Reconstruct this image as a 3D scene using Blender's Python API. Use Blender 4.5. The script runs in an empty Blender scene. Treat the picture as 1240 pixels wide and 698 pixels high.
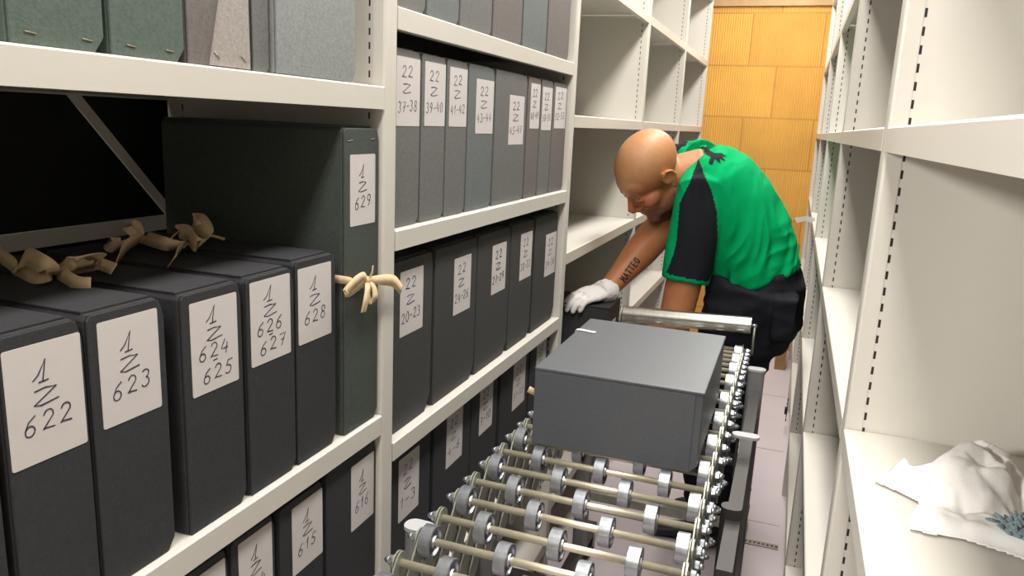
import bpy, bmesh, math, random
from mathutils import Vector, Matrix, noise
from mathutils.bvhtree import BVHTree
random.seed(7)
sc = bpy.context.scene
H = 1.35                                    # eye height above the floor; rel. heights below are measured from the eye

# ------------------------------------------------------------------ camera
FPX = 929.27
def _cam_axes(vy, vz):
    a = Vector((vy[0]-620, vy[1]-349, FPX)).normalized()
    d = Vector((vz[0]-620, vz[1]-349, FPX)).normalized()
    z = -d; x = a.cross(z).normalized(); z = x.cross(a)
    return x, a, z
AX, AY, AZ = _cam_axes((968, 164), (425, 4650))     # world axes seen from the lens (x right, y down, z forward)
R = Matrix((AX, AY, AZ))
def at(px, py, Y):                           # point of the photo at distance Y down the aisle
    r = R @ Vector((px-620, py-349, FPX)); return r*(Y/r.y)
cam_d = bpy.data.cameras.new('camera'); cam = bpy.data.objects.new('camera', cam_d)
sc.collection.objects.link(cam); sc.camera = cam
cam_d.sensor_width = 36; cam_d.lens = 36*FPX/1240; cam_d.clip_start = .02
M3 = Matrix((R @ Vector((1,0,0)), R @ Vector((0,-1,0)), R @ Vector((0,0,-1)))).transposed()
cam.matrix_world = Matrix.Translation((0,0,H)) @ M3.to_4x4()

# ------------------------------------------------------------------ world, lights, exposure
w = bpy.data.worlds.new('world'); sc.world = w; w.use_nodes = True
w.node_tree.nodes['Background'].inputs[0].default_value = (.9,.93,1,1)
w.node_tree.nodes['Background'].inputs[1].default_value = .0
sc.view_settings.view_transform = 'Standard'; sc.view_settings.look = 'None'
sc.view_settings.gamma = 1; sc.view_settings.use_curve_mapping = False
sc.view_settings.exposure = 0.0
LAMP_X, LAMP_Z = -.14, 1.13
LAMPS = [(-.75, 1.2, 26), (.85, 1.2, 26), (2.45, 1.2, 31), (4.1, 1.2, 27)]
def area(name, loc, sx, sy, e, col=(1,.955,.895), rot=(0,0,0)):
    l = bpy.data.lights.new(name, 'AREA'); l.shape = 'RECTANGLE'; l.size = sx; l.size_y = sy
    l.energy = e; l.color = col
    o = bpy.data.objects.new(name, l); sc.collection.objects.link(o); o.location = loc; o.rotation_euler = rot
    return o
for (y, ln, e) in LAMPS:
    area('tube_light', (LAMP_X, y, LAMP_Z+H-.03), .24, ln, e)
FILL = area('side_fill_light', (-1.17, -.9, .44+H), .22, .22, 36)  # added fill from the low left, out of view, brightens the right rack panels
FILL.rotation_euler = Vector((-1.3,-1.85,.75)).to_track_quat('Z','Y').to_euler()

# ------------------------------------------------------------------ materials
def newmat(name):
    m = bpy.data.materials.new(name); m.use_nodes = True
    return m, m.node_tree.nodes, m.node_tree.links, m.node_tree.nodes['Principled BSDF']
def mat(name, col, rough=.5, metal=0, var=.0, scale=40, bump=0, bscale=200, spec=.5, sheen=0, stretch=None):
    m, N, L, b = newmat(name)
    b.inputs['Roughness'].default_value = rough; b.inputs['Metallic'].default_value = metal
    b.inputs['Specular IOR Level'].default_value = spec
    b.inputs['Sheen Weight'].default_value = sheen
    tc = N.new('ShaderNodeTexCoord'); src = tc.outputs['Object']
    if stretch:
        mp = N.new('ShaderNodeMapping'); mp.inputs['Scale'].default_value = stretch
        L.new(src, mp.inputs['Vector']); src = mp.outputs['Vector']
    n = N.new('ShaderNodeTexNoise'); n.inputs['Scale'].default_value = scale; n.inputs['Detail'].default_value = 5
    L.new(src, n.inputs['Vector'])
    r = N.new('ShaderNodeMapRange'); r.inputs['From Min'].default_value = .25; r.inputs['From Max'].default_value = .75
    r.inputs['To Min'].default_value = 1-var; r.inputs['To Max'].default_value = 1+var
    L.new(n.outputs['Fac'], r.inputs['Value'])
    x = N.new('ShaderNodeVectorMath'); x.operation = 'SCALE'; x.inputs[0].default_value = col[:3]
    L.new(r.outputs['Result'], x.inputs['Scale']); L.new(x.outputs['Vector'], b.inputs['Base Color'])
    if bump:
        n2 = N.new('ShaderNodeTexNoise'); n2.inputs['Scale'].default_value = bscale; n2.inputs['Detail'].default_value = 3
        L.new(src, n2.inputs['Vector'])
        bp = N.new('ShaderNodeBump'); bp.inputs['Strength'].default_value = bump; bp.inputs['Distance'].default_value = .002
        L.new(n2.outputs['Fac'], bp.inputs['Height']); L.new(bp.outputs['Normal'], b.inputs['Normal'])
    return m
PAINT = (.635,.61,.555)
def slotted(name, xs):
    """painted sheet panel with punched slots in columns at the given x"""
    m, N, L, b = newmat(name)
    b.inputs['Roughness'].default_value = .42
    g = N.new('ShaderNodeNewGeometry'); s = N.new('ShaderNodeSeparateXYZ'); L.new(g.outputs['Position'], s.inputs[0])
    sn = N.new('ShaderNodeSeparateXYZ'); L.new(g.outputs['Normal'], sn.inputs[0])
    def mth(op, a, b_=None, c=None):
        n = N.new('ShaderNodeMath'); n.operation = op
        for i, v in enumerate((a, b_, c)):
            if v is None: continue
            if isinstance(v, (int, float)): n.inputs[i].default_value = v
            else: L.new(v, n.inputs[i])
        return n.outputs[0]
    fr = mth('FRACT', mth('DIVIDE', s.outputs['Z'], .0195))
    zz = mth('LESS_THAN', fr, .5)
    tot = None
    for x in xs:
        c = mth('LESS_THAN', mth('ABSOLUTE', mth('SUBTRACT', s.outputs['X'], x)), .0014)
        tot = c if tot is None else mth('MAXIMUM', tot, c)
    ny = mth('GREATER_THAN', mth('ABSOLUTE', sn.outputs['Y']), .5)
    f = mth('MULTIPLY', mth('MULTIPLY', tot, zz), ny)
    mx = N.new('ShaderNodeMix'); mx.data_type = 'RGBA'
    L.new(f, mx.inputs['Factor']); mx.inputs[6].default_value = (*PAINT,1); mx.inputs[7].default_value = (.012,.011,.01,1)
    L.new(mx.outputs[2], b.inputs['Base Color'])
    return m
M = {}
M['paint'] = mat('cream_enamel', PAINT, .4, var=.02, scale=8)
M['slotL'] = slotted('slotted_enamel_left', (-.5895, -.93))
M['slotR'] = slotted('slotted_enamel_right', (.1145, .455))
BD = dict(rough=.62, var=.16, scale=230, bump=.22, bscale=500, spec=.32)
M['board'] = mat('charcoal_board', (.035,.036,.040), **BD)
M['board_mid'] = mat('smoke_board', (.055,.055,.055), **BD)
M['board_green'] = mat('green_grey_board', (.090,.122,.104), **BD)
M['board_grey'] = mat('mid_grey_board', (.148,.150,.147), **BD)
M['board_blue'] = mat('blue_grey_board', (.140,.158,.160), **BD)
M['board_brown'] = mat('brown_grey_board', (.150,.135,.130), **BD)
M['board_silver'] = mat('silver_blue_board', (.245,.262,.262), **BD)
M['board_slate_green'] = mat('slate_green_board', (.062,.074,.066), **BD)
M['board_pale'] = mat('pale_grey_board', (.34,.31,.29), **BD)
M['board_carried'] = mat('slate_board', (.098,.107,.123), rough=.42, var=.10, scale=260, bump=.12, bscale=600, spec=.7)
M['label'] = mat('label_paper', (.60,.565,.555), .8, var=.02, scale=60)
M['ink'] = mat('blue_black_ink', (.035,.03,.06), .6)
M['ink_faint'] = mat('faint_pencil', (.17,.15,.18), .6)
M['steel'] = mat('staple_steel', (.6,.58,.5), .3, 1)
M['staple_dull'] = mat('staple_bronze', (.30,.25,.18), .4, .8)
M['ribbon'] = mat('cotton_tape', (.70,.54,.33), .8, var=.10, scale=90, bump=.3, bscale=900)
M['ribbon_white'] = mat('white_cotton_tape', (.78,.74,.66), .8, var=.05, scale=90)
M['rod'] = mat('yellow_zinc_rod', (.72,.66,.50), .34, .6, var=.10, scale=60)
M['zinc'] = mat('zinc_wheel', (.40,.425,.46), .34, .85, var=.2, scale=120)
M['link'] = mat('zinc_link', (.40,.41,.35), .42, .6, var=.2, scale=60)
M['chrome'] = mat('roller_steel', (.50,.485,.44), .28, 1, var=.12, scale=30, stretch=(8,1,1))
M['leggrey'] = mat('grey_powder_coat', (.27,.275,.29), .45, .1)
M['legcap'] = mat('light_grey_plastic', (.50,.51,.53), .5)
M['legdark'] = mat('brown_grey_steel', (.060,.054,.052), .5, .3)
M['rubber'] = mat('black_rubber', (.012,.012,.013), .6)
M['skin'] = None
M['pants'] = mat('black_work_cloth', (.012,.013,.018), .85, var=.25, scale=30, bump=.5, bscale=60, sheen=0, spec=.15)
M['glove'] = mat('white_knit_glove', (.78,.75,.74), .85, var=.05, scale=200, bump=.5, bscale=700)
M['tissue'] = mat('white_tissue', (.88,.86,.84), .85, var=.02, scale=30, bump=.25, bscale=140)
M['chenille'] = mat('blue_grey_chenille', (.19,.27,.30), .95, var=.3, scale=200, bump=.8, bscale=600, sheen=.4)
M['dark'] = mat('painted_shade_backing', (.010,.0095,.009), .9)  # near-black base colour carries the shade beyond the open shelf backs
M['wall'] = mat('plaster_wall', (.40,.37,.31), .8, var=.03, scale=5)
M['ceil'] = mat('concrete_ceiling', (.25,.24,.22), .9, var=.05, scale=6)
M['floor'] = mat('lilac_grey_floor', (.68,.61,.65), .45, var=.03, scale=4)
M['rail'] = mat('floor_rail_steel', (.33,.33,.31), .4, .6)
M['wood'] = mat('rough_timber', (.33,.17,.075), .7, var=.2, scale=14, stretch=(1,8,8))
M['tanplaster'] = mat('tan_plaster', (.50,.33,.17), .8, var=.15, scale=9)
M['carton'] = mat('carton_brown', (.42,.26,.14), .8, var=.08, scale=30)
M['shoe'] = mat('black_leather', (.015,.014,.014), .4)
def clay():
    m, N, L, b = newmat('orange_clay_block')
    b.inputs['Roughness'].default_value = .75
    tc = N.new('ShaderNodeTexCoord'); sp = N.new('ShaderNodeSeparateXYZ'); L.new(tc.outputs['Object'], sp.inputs[0])
    cb = N.new('ShaderNodeCombineXYZ')
    ax = N.new('ShaderNodeMath'); ax.operation = 'ADD'; ax.inputs[1].default_value = .248
    az = N.new('ShaderNodeMath'); az.operation = 'ADD'; az.inputs[1].default_value = -(H+.1+.094) + .306*10
    L.new(sp.outputs['X'], ax.inputs[0]); L.new(sp.outputs['Z'], az.inputs[0])
    L.new(ax.outputs[0], cb.inputs['X']); L.new(az.outputs[0], cb.inputs['Y'])
    br = N.new('ShaderNodeTexBrick'); br.offset = .605; br.offset_frequency = 2
    br.inputs['Scale'].default_value = 1; br.inputs['Brick Width'].default_value = .41; br.inputs['Row Height'].default_value = .306
    br.inputs['Mortar Size'].default_value = .006; br.inputs['Mortar Smooth'].default_value = .5
    br.inputs['Color1'].default_value = (.82,.44,.085,1); br.inputs['Color2'].default_value = (.70,.36,.07,1)
    br.inputs['Mortar'].default_value = (.58,.29,.055,1)
    L.new(cb.outputs[0], br.inputs['Vector'])
    wv = N.new('ShaderNodeTexWave'); wv.wave_type = 'BANDS'; wv.bands_direction = 'X'; wv.inputs['Scale'].default_value = 22
    wv.inputs['Distortion'].default_value = .4
    L.new(tc.outputs['Object'], wv.inputs['Vector'])
    nz = N.new('ShaderNodeTexNoise'); nz.inputs['Scale'].default_value = 3.5; nz.inputs['Detail'].default_value = 6
    L.new(tc.outputs['Object'], nz.inputs['Vector'])
    mr = N.new('ShaderNodeMapRange'); mr.inputs['To Min'].default_value = .90; mr.inputs['To Max'].default_value = 1.06
    L.new(wv.outputs['Fac'], mr.inputs['Value'])
    m2 = N.new('ShaderNodeMapRange'); m2.inputs['From Min'].default_value = .3; m2.inputs['From Max'].default_value = .7
    m2.inputs['To Min'].default_value = .85; m2.inputs['To Max'].default_value = 1.12
    L.new(nz.outputs['Fac'], m2.inputs['Value'])
    mm = N.new('ShaderNodeMath'); mm.operation = 'MULTIPLY'; L.new(mr.outputs[0], mm.inputs[0]); L.new(m2.outputs[0], mm.inputs[1])
    sc_ = N.new('ShaderNodeVectorMath'); sc_.operation = 'SCALE'
    L.new(br.outputs['Color'], sc_.inputs[0]); L.new(mm.outputs[0], sc_.inputs['Scale'])
    L.new(sc_.outputs['Vector'], b.inputs['Base Color'])
    bp = N.new('ShaderNodeBump'); bp.inputs['Strength'].default_value = .5; bp.inputs['Distance'].default_value = .004
    L.new(wv.outputs['Fac'], bp.inputs['Height']); L.new(bp.outputs['Normal'], b.inputs['Normal'])
    return m
M['clay'] = clay()
def emis(name, col, s):
    m, N, L, b = newmat(name); b.inputs['Emission Color'].default_value = (*col,1); b.inputs['Emission Strength'].default_value = s
    return m
M['tube'] = emis('lit_tube', (1,.95,.87), 3)

# ------------------------------------------------------------------ mesh helpers (heights are relative to the eye)
class MB:
    def __init__(s): s.v = []; s.f = []; s.sm = []; s.mi = []
    def add(s, vs, fs, smooth=False, mi=0):
        n = len(s.v); s.v += [Vector(v) for v in vs]; s.f += [tuple(i+n for i in f) for f in fs]
        s.sm += [smooth]*len(fs); s.mi += [mi]*len(fs); return s
    def box(s, a, b, mi=0):
        x0,y0,z0 = [min(p,q) for p,q in zip(a,b)]; x1,y1,z1 = [max(p,q) for p,q in zip(a,b)]
        return s.add([(x0,y0,z0),(x1,y0,z0),(x1,y1,z0),(x0,y1,z0),(x0,y0,z1),(x1,y0,z1),(x1,y1,z1),(x0,y1,z1)],
              [(0,3,2,1),(4,5,6,7),(0,1,5,4),(1,2,6,5),(2,3,7,6),(3,0,4,7)], mi=mi)
    def prism(s, poly, axis, a, b, mi=0):
        """poly = 2-D outline in the two other axes (in order), extruded along axis from a to b"""
        n = len(poly)
        def mk(p, t):
            if axis == 'x': return (t, p[0], p[1])
            if axis == 'y': return (p[0], t, p[1])
            return (p[0], p[1], t)
        vs = [mk(p,a) for p in poly] + [mk(p,b) for p in poly]
        fs = [tuple(range(n))[::-1], tuple(range(n, 2*n))] + [(i,(i+1)%n,n+(i+1)%n,n+i) for i in range(n)]
        return s.add(vs, fs, mi=mi)
    def loft(s, rings, cap=True, smooth=True):
        n = len(rings[0]); vs = [p for r in rings for p in r]; fs = []
        for k in range(len(rings)-1):
            for i in range(n):
                j = (i+1)%n; fs.append((k*n+i, k*n+j, (k+1)*n+j, (k+1)*n+i))
        s.add(vs, fs, smooth)
        if cap:
            b = len(s.v)-len(vs)
            s.f += [tuple(b+i for i in range(n))[::-1], tuple(b+(len(rings)-1)*n+i for i in range(n))]; s.sm += [False]*2; s.mi += [0]*2
        return s
    def tube(s, pts, r, n=12, up=None, cap=True, smooth=True):
        pts = [Vector(p) for p in pts]
        if isinstance(r, (int, float)): r = [r]*len(pts)
        rings = []; prev = None
        for i, p in enumerate(pts):
            t = (pts[min(i+1,len(pts)-1)] - pts[max(i-1,0)])
            t = t.normalized() if t.length > 1e-9 else Vector((0,0,1))
            if up is not None: b = Vector(up)
            elif prev is not None: b = prev
            else: b = Vector((0,0,1)) if abs(t.z) < .9 else Vector((1,0,0))
            b = b - t*b.dot(t)
            if b.length < 1e-6: b = t.orthogonal()
            b.normalize(); prev = b; a = t.cross(b)
            ra, rb = r[i] if isinstance(r[i], tuple) else (r[i], r[i])
            rings.append([p + a*(ra*math.cos(2*math.pi*k/n)) + b*(rb*math.sin(2*math.pi*k/n)) for k in range(n)])
        return s.loft(rings, cap, smooth)
    def ell(s, c, r, rot=None, nu=20, nv=12):
        c = Vector(c); vs = []; fs = []
        for j in range(1, nv):
            th = math.pi*j/nv
            for i in range(nu):
                ph = 2*math.pi*i/nu
                vs.append(Vector((r[0]*math.sin(th)*math.cos(ph), r[1]*math.sin(th)*math.sin(ph), r[2]*math.cos(th))))
        vs += [Vector((0,0,r[2])), Vector((0,0,-r[2]))]
        if rot: vs = [rot @ v for v in vs]
        vs = [v+c for v in vs]
        for j in range(nv-2):
            for i in range(nu):
                k = (i+1)%nu; fs.append((j*nu+i, (j+1)*nu+i, (j+1)*nu+k, j*nu+k))
        T = (nv-1)*nu
        for i in range(nu):
            k = (i+1)%nu; fs.append((T, i, k)); fs.append((T+1, (nv-2)*nu+k, (nv-2)*nu+i))
        return s.add(vs, fs, True)
    def build(s, name, m, parent=None, origin=None, bevel=0):
        """link as one mesh object"""
        off = Vector((0,0,H))
        if parent is not None: wo = wpos(parent)
        else: wo = Vector((0,0,0))
        if origin is None:
            if s.v:
                mn = Vector([min(v[i] for v in s.v) for i in range(3)]); mxx = Vector([max(v[i] for v in s.v) for i in range(3)])
                origin = Vector(((mn.x+mxx.x)/2, (mn.y+mxx.y)/2, mn.z))
        org = Vector(origin) + off
        me = bpy.data.meshes.new(name)
        me.from_pydata([tuple(v + off - org) for v in s.v], [], s.f)
        me.polygons.foreach_set('use_smooth', s.sm); 
        if any(s.mi): me.polygons.foreach_set('material_index', s.mi)
        bm = bmesh.new(); bm.from_mesh(me); bmesh.ops.recalc_face_normals(bm, faces=bm.faces)
        if bevel: bmesh.ops.bevel(bm, geom=[e for e in bm.edges if e.calc_face_angle(0) > .6], offset=bevel, segments=2, affect='EDGES', profile=.6)
        bm.to_mesh(me); bm.free(); me.update()
        for mm in (m if isinstance(m, list) else [m]): me.materials.append(mm)
        o = bpy.data.objects.new(name, me); sc.collection.objects.link(o)
        if parent is not None: o.parent = parent
        o.location = org - wo
        WP[o.name] = org
        return o
WP = {}
def wpos(o): return WP[o.name]
def thing(name, label, cat, loc, group=None):
    o = bpy.data.objects.new(name, None); sc.collection.objects.link(o); o.empty_display_size = .05
    o.location = Vector(loc) + Vector((0,0,H)); WP[o.name] = o.location.copy()
    return tag(o, label, cat, group)
def tag(o, label, cat, group=None, kind=None):
    if label: o['label'] = label
    if cat: o['category'] = cat
    if group: o['group'] = group
    if kind: o['kind'] = kind
    return o
def struct(name, mb, m):
    o = mb.build(name, m); o['kind'] = 'structure'; return o

# ------------------------------------------------------------------ the room
struct('floor', MB().box((-2.2,-1.6,-H-.1),(1.2,5.05,-H)), M['floor'])
struct('wall_far', MB().box((-2.2,5.05,-H-.1),(1.2,5.2,1.35)), M['clay'])
struct('wall_left_shade', MB().box((-1.15,-.25,-H),(-1.05,5.05,1.35)), M['dark'])  # black sheet standing in for the darkness behind the left rack
struct('wall_right', MB().box((.56,-1.6,-H),(.66,5.05,1.35)), M['wall'])
struct('wall_near', MB().box((-2.2,-1.7,-H),(.66,-1.6,1.35)), M['wall'])
struct('wall_corridor', MB().box((-2.2,-1.6,-H),(-2.1,5.05,1.35)), M['wall'])
struct('ceiling', MB().box((-2.2,-1.7,1.35),(1.2,5.2,1.45)), M['ceil'])
struct('trim_1', MB().box((-1.05,5.03,.745),(.56,5.05,1.35)), M['tanplaster'])   # plastered band above the block wall
# perforated steel rail let into the floor across the aisle, and floor joints
mb = MB().box((-.56,2.49,-H),(.09,2.52,-H+.003))
struct('trim_2', mb, M['rail'])
mb = MB()
for i in range(46):
    x = -.55+i*.014; mb.box((x,2.500,-H+.0031),(x+.007,2.510,-H+.0036))
struct('trim_3', mb, M['rubber'])
for k, y in enumerate((2.66, 3.35, 4.1)):
    struct('trim_%d' % (4+k), MB().box((-.56,y,-H),(.09,y+.004,-H+.0006)), M['rail'])
# lamps along the aisle ceiling
for i, (y, ln, e) in enumerate(LAMPS):
    t = thing('ceiling_lamp', ['white batten lamp on the ceiling behind the near shelves', 'white batten lamp above the near end of the aisle',
        'white batten lamp above the middle of the aisle', 'white batten lamp nearest the orange block wall'][i], 'lamp', (LAMP_X,y,LAMP_Z+.12), 'batten lamps along the aisle ceiling')
    MB().box((LAMP_X-.13,y-ln/2,LAMP_Z+.03),(LAMP_X+.13,y+ln/2,1.35-0.0)).build('housing', M['paint'], t)
    MB().tube([(LAMP_X,y-ln/2+.03,LAMP_Z+.012),(LAMP_X,y+ln/2-.03,LAMP_Z+.012)], .016).build('tube', M['tube'], t)

t = thing('fill_light_housing', 'square housing on a rod, added around the unseen fill light behind the near shelves', 'lamp', (-1.2,-.94,.30))  # invented housing and rod, added to carry the unseen fill light
q = Vector((-1.3,-1.85,.75)).to_track_quat('Z','Y').to_matrix(); c0 = Vector((-1.17,-.9,.44))
mb = MB()
mb.add([c0 + q @ Vector(v) for v in ((-.13,-.13,.01),(.13,-.13,.01),(.13,.13,.01),(-.13,.13,.01),(-.09,-.09,.07),(.09,-.09,.07),(.09,.09,.07),(-.09,.09,.07))],
    [(0,3,2,1),(4,5,6,7),(0,1,5,4),(1,2,6,5),(2,3,7,6),(3,0,4,7)])
mb.build('housing', M['paint'], t)
MB().tube([c0 + q @ Vector((0,0,.06)), c0 + q @ Vector((0,0,.06)) + Vector((0,0,.86))], .008, 10).build('rod', M['paint'], t)

# ------------------------------------------------------------------ shelving racks
XL, XLB, XR, XRB = -.563, -.96, .0925, .485
ZTOP = .92
LPOST = [.025, 1.0, 1.975, 2.95, 3.925, 4.9-.036]
RPOST = [.015, .98, 1.945, 2.91, 3.875, 4.84]
T = .036
def upright(x0, x1, y, m, parent, side):
    # sheet side panel with a rounded front flange
    fx = x0; d = 1 if x1 > x0 else -1
    mb = MB().box((fx+d*.004, y+.001, -H), (x1, y+T-.001, ZTOP))
    r = .004
    poly = [(fx+d*.02,y),(fx+d*r,y),(fx+d*r*.3,y+r*.3),(fx,y+r),(fx,y+T-r),(fx+d*r*.3,y+T-r*.3),(fx+d*r,y+T),(fx+d*.02,y+T)]
    mb.prism(poly, 'z', -H, ZTOP)
    return mb.build('upright', m, parent)
def shelf(x0, x1, ya, yb, z, m, parent, lip=.032):
    d = 1 if x1 > x0 else -1
    g = .0015; th = .0025
    prof = [(x0+d*.001, z-th*.4),(x0+d*.0025,z),(x1,z),(x1,z-lip),(x1-d*.015,z-lip),(x1-d*.015,z-lip+th),(x1-d*th,z-lip+th),(x1-d*th,z-th),
            (x0+d*th,z-th),(x0+d*th,z-lip+th),(x0+d*.016,z-lip+th),(x0+d*.016,z-lip),(x0,z-lip),(x0,z-.002)]
    return MB().prism(prof, 'y', ya+g, yb-g).build('shelf', m, parent)
lr = thing('shelving_rack', 'cream steel shelving rack along the left of the aisle holding the archive boxes', 'shelving', (-.76,2.45,-H))
for y in LPOST: upright(XL, XLB, y, M['slotL'], lr, 'l')
LV = [[.555,.042,-.457,-.80,-1.14],[.51,.157,-.17,-.519,-.865,-1.2]] + [[.78,.41,.026,-.345,-.715,-1.08]]*3
for b in range(5):
    ya, yb = LPOST[b]+T, LPOST[b+1]
    for z in LV[b]: shelf(XL, XLB, ya, yb, z, M['paint'], lr)
# stiffening bars at the back of the near bay
MB().box((-.957,.062,-.195),(-.950,1.0,-.172)).build('back_bar', M['paint'], lr)
p0 = Vector((-.953,.74,.10)); p1 = Vector((-.953,.998,-.180))
d = (p1-p0).normalized(); n = Vector((0,-d.z,d.y))*.008
MB().add([p0-n,p0+n,p1+n,p1-n]+[v+Vector((-.003,0,0)) for v in (p0-n,p0+n,p1+n,p1-n)],
   [(0,1,2,3),(7,6,5,4),(0,4,5,1),(1,5,6,2),(2,6,7,3),(3,7,4,0)]).build('diagonal_brace', M['paint'], lr)
rr = thing('shelving_rack', 'cream steel shelving rack with empty shelves on the right of the aisle', 'shelving', (.29,2.45,-H))
for y in RPOST: upright(XR, XRB, y, M['slotR'], rr, 'r')
for b in range(5):
    ya, yb = RPOST[b]+T, RPOST[b+1]
    for z in (.74,.37,.014,-.35,-.72,-1.09): shelf(XR, XRB, ya, yb, z, M['paint'], rr, lip=.028)
# black clips on the edge of the right rack upright
tt = MB()
for k in range(6): tt.box((XR-.004,3.60,-1.40+.05*0+.02*k+.10),(XR,3.612,-1.40+.012+.02*k+.10))
tt.box((XR-.012,3.59,-1.262),(XR,3.62,-1.235))
tt.build('locking_clip', M['rubber'], rr)

# ------------------------------------------------------------------ handwriting
def arc(cx, cy, rx, ry, a0, a1, n=10):
    return [(cx+rx*math.cos(math.radians(a0+(a1-a0)*i/n)), cy+ry*math.sin(math.radians(a0+(a1-a0)*i/n))) for i in range(n+1)]
G = {
 '0': [arc(.45,.5,.34,.5,100,460,16)],
 '1': [[(.15,.62),(.55,1),(.45,0)]],
 '|1': [[(.02,.18),(.28,.38),(.62,1.0),(.52,.08)],[(.32,.06),(.82,.10)]],
 '2': [[(.1,.75)]+arc(.42,.74,.30,.26,170,-20,8)+[(.1,.05),(.3,.1),(.85,.06)]],
 '3': [[(.12,.9)]+arc(.4,.76,.28,.23,110,-80,7)+arc(.4,.27,.33,.27,80,-150,9)],
 '4': [[(.45,1),(.08,.4),(.45,.36),(.8,.42)],[(.72,.75),(.6,0)]],
 '5': [[(.85,.97),(.35,.93),(.22,.56)]+arc(.4,.3,.33,.29,100,-140,9)],
 '6': [[(.7,.98),(.3,.72),(.1,.32)]+arc(.4,.26,.3,.26,170,520,14)],
 '7': [[(.08,.9),(.82,.97),(.4,0)],[(.3,.48),(.75,.52)]],
 '8': [[(.6,.62)]+arc(.45,.77,.26,.22,-20,250,10)+[(.55,.5)]+arc(.42,.25,.3,.25,50,-250,12)+[(.5,.55)]],
 '9': [arc(.42,.72,.28,.26,20,380,12)+[(.62,.3),(.3,0)]],
 'Z': [[(.05,.88),(.45,.97),(.85,.90),(.05,.1),(.3,.02),(.95,.18)]],
 '-': [[(.1,.45),(.8,.52)]],
 'M': [[(.05,0),(.1,1),(.45,.4),(.8,1),(.85,0)]], 'A': [[(.05,0),(.45,1),(.85,0)],[(.2,.4),(.7,.4)]],
 'T': [[(.05,1),(.85,1)],[(.45,1),(.45,0)]], 'E': [[(.8,1),(.1,1),(.1,0),(.8,0)],[(.1,.5),(.65,.5)]], 'O': [arc(.45,.5,.36,.5,90,450,12)],
}
def write_lines(lines, org, U, V, width, height, pen, rnd, slant=.10):
    """strokes of the text lines as a mesh; org = lower left corner of the label"""
    mb = MB(); Nn = U.cross(V).normalized()
    for (txt, v0, hgt, cw, u0) in lines:
        u = u0
        for ch in txt:
            key = '|1' if (txt == '1') else ch
            strokes = G.get(key, []); cwid = cw*(.75 if ch in '-1' and txt != '1' else 1)
            du, dv = rnd.uniform(-.02,.02)*cw, rnd.uniform(-.05,.05)*hgt
            for st in strokes:
                pts = []
                for (a, b) in st:
                    uu = u+du + a*cwid*.86 + (b*hgt)*slant; vv = v0+dv + b*hgt + (u-u0)*.06
                    pts.append(org + U*uu + V*vv + Nn*.0002)
                # flat pen ribbon
                vs = []; fs = []
                for i, p in enumerate(pts):
                    t = (pts[min(i+1,len(pts)-1)]-pts[max(i-1,0)])
                    if t.length < 1e-9: t = U.copy()
                    t.normalize(); s_ = t.cross(Nn)*pen*.5*(.75+.5*rnd.random())
                    vs += [p-s_+Nn*.00012, p+s_+Nn*.00012, p-s_-Nn*.0003, p+s_-Nn*.0003]
                for i in range(len(pts)-1):
                    a_ = 4*i; b_ = a_+4
                    fs += [(a_,a_+1,b_+1,b_),(a_+1,a_+3,b_+3,b_+1),(a_+3,a_+2,b_+2,b_+3),(a_+2,a_,b_,b_+2)]
                fs += [(0,2,3,1),(4*len(pts)-4,4*len(pts)-3,4*len(pts)-1,4*len(pts)-2)]
                mb.add(vs, fs)
            u += cwid
    return mb
def rrect(y0, y1, z0, z1, r, n=4):
    P = []
    for cx, cy, a in ((y1-r,z1-r,0),(y0+r,z1-r,90),(y0+r,z0+r,180),(y1-r,z0+r,270)):
        for k in range(n+1):
            t = math.radians(a+90*k/n); P.append((cx+r*math.cos(t), cy+r*math.sin(t)))
    return P

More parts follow.
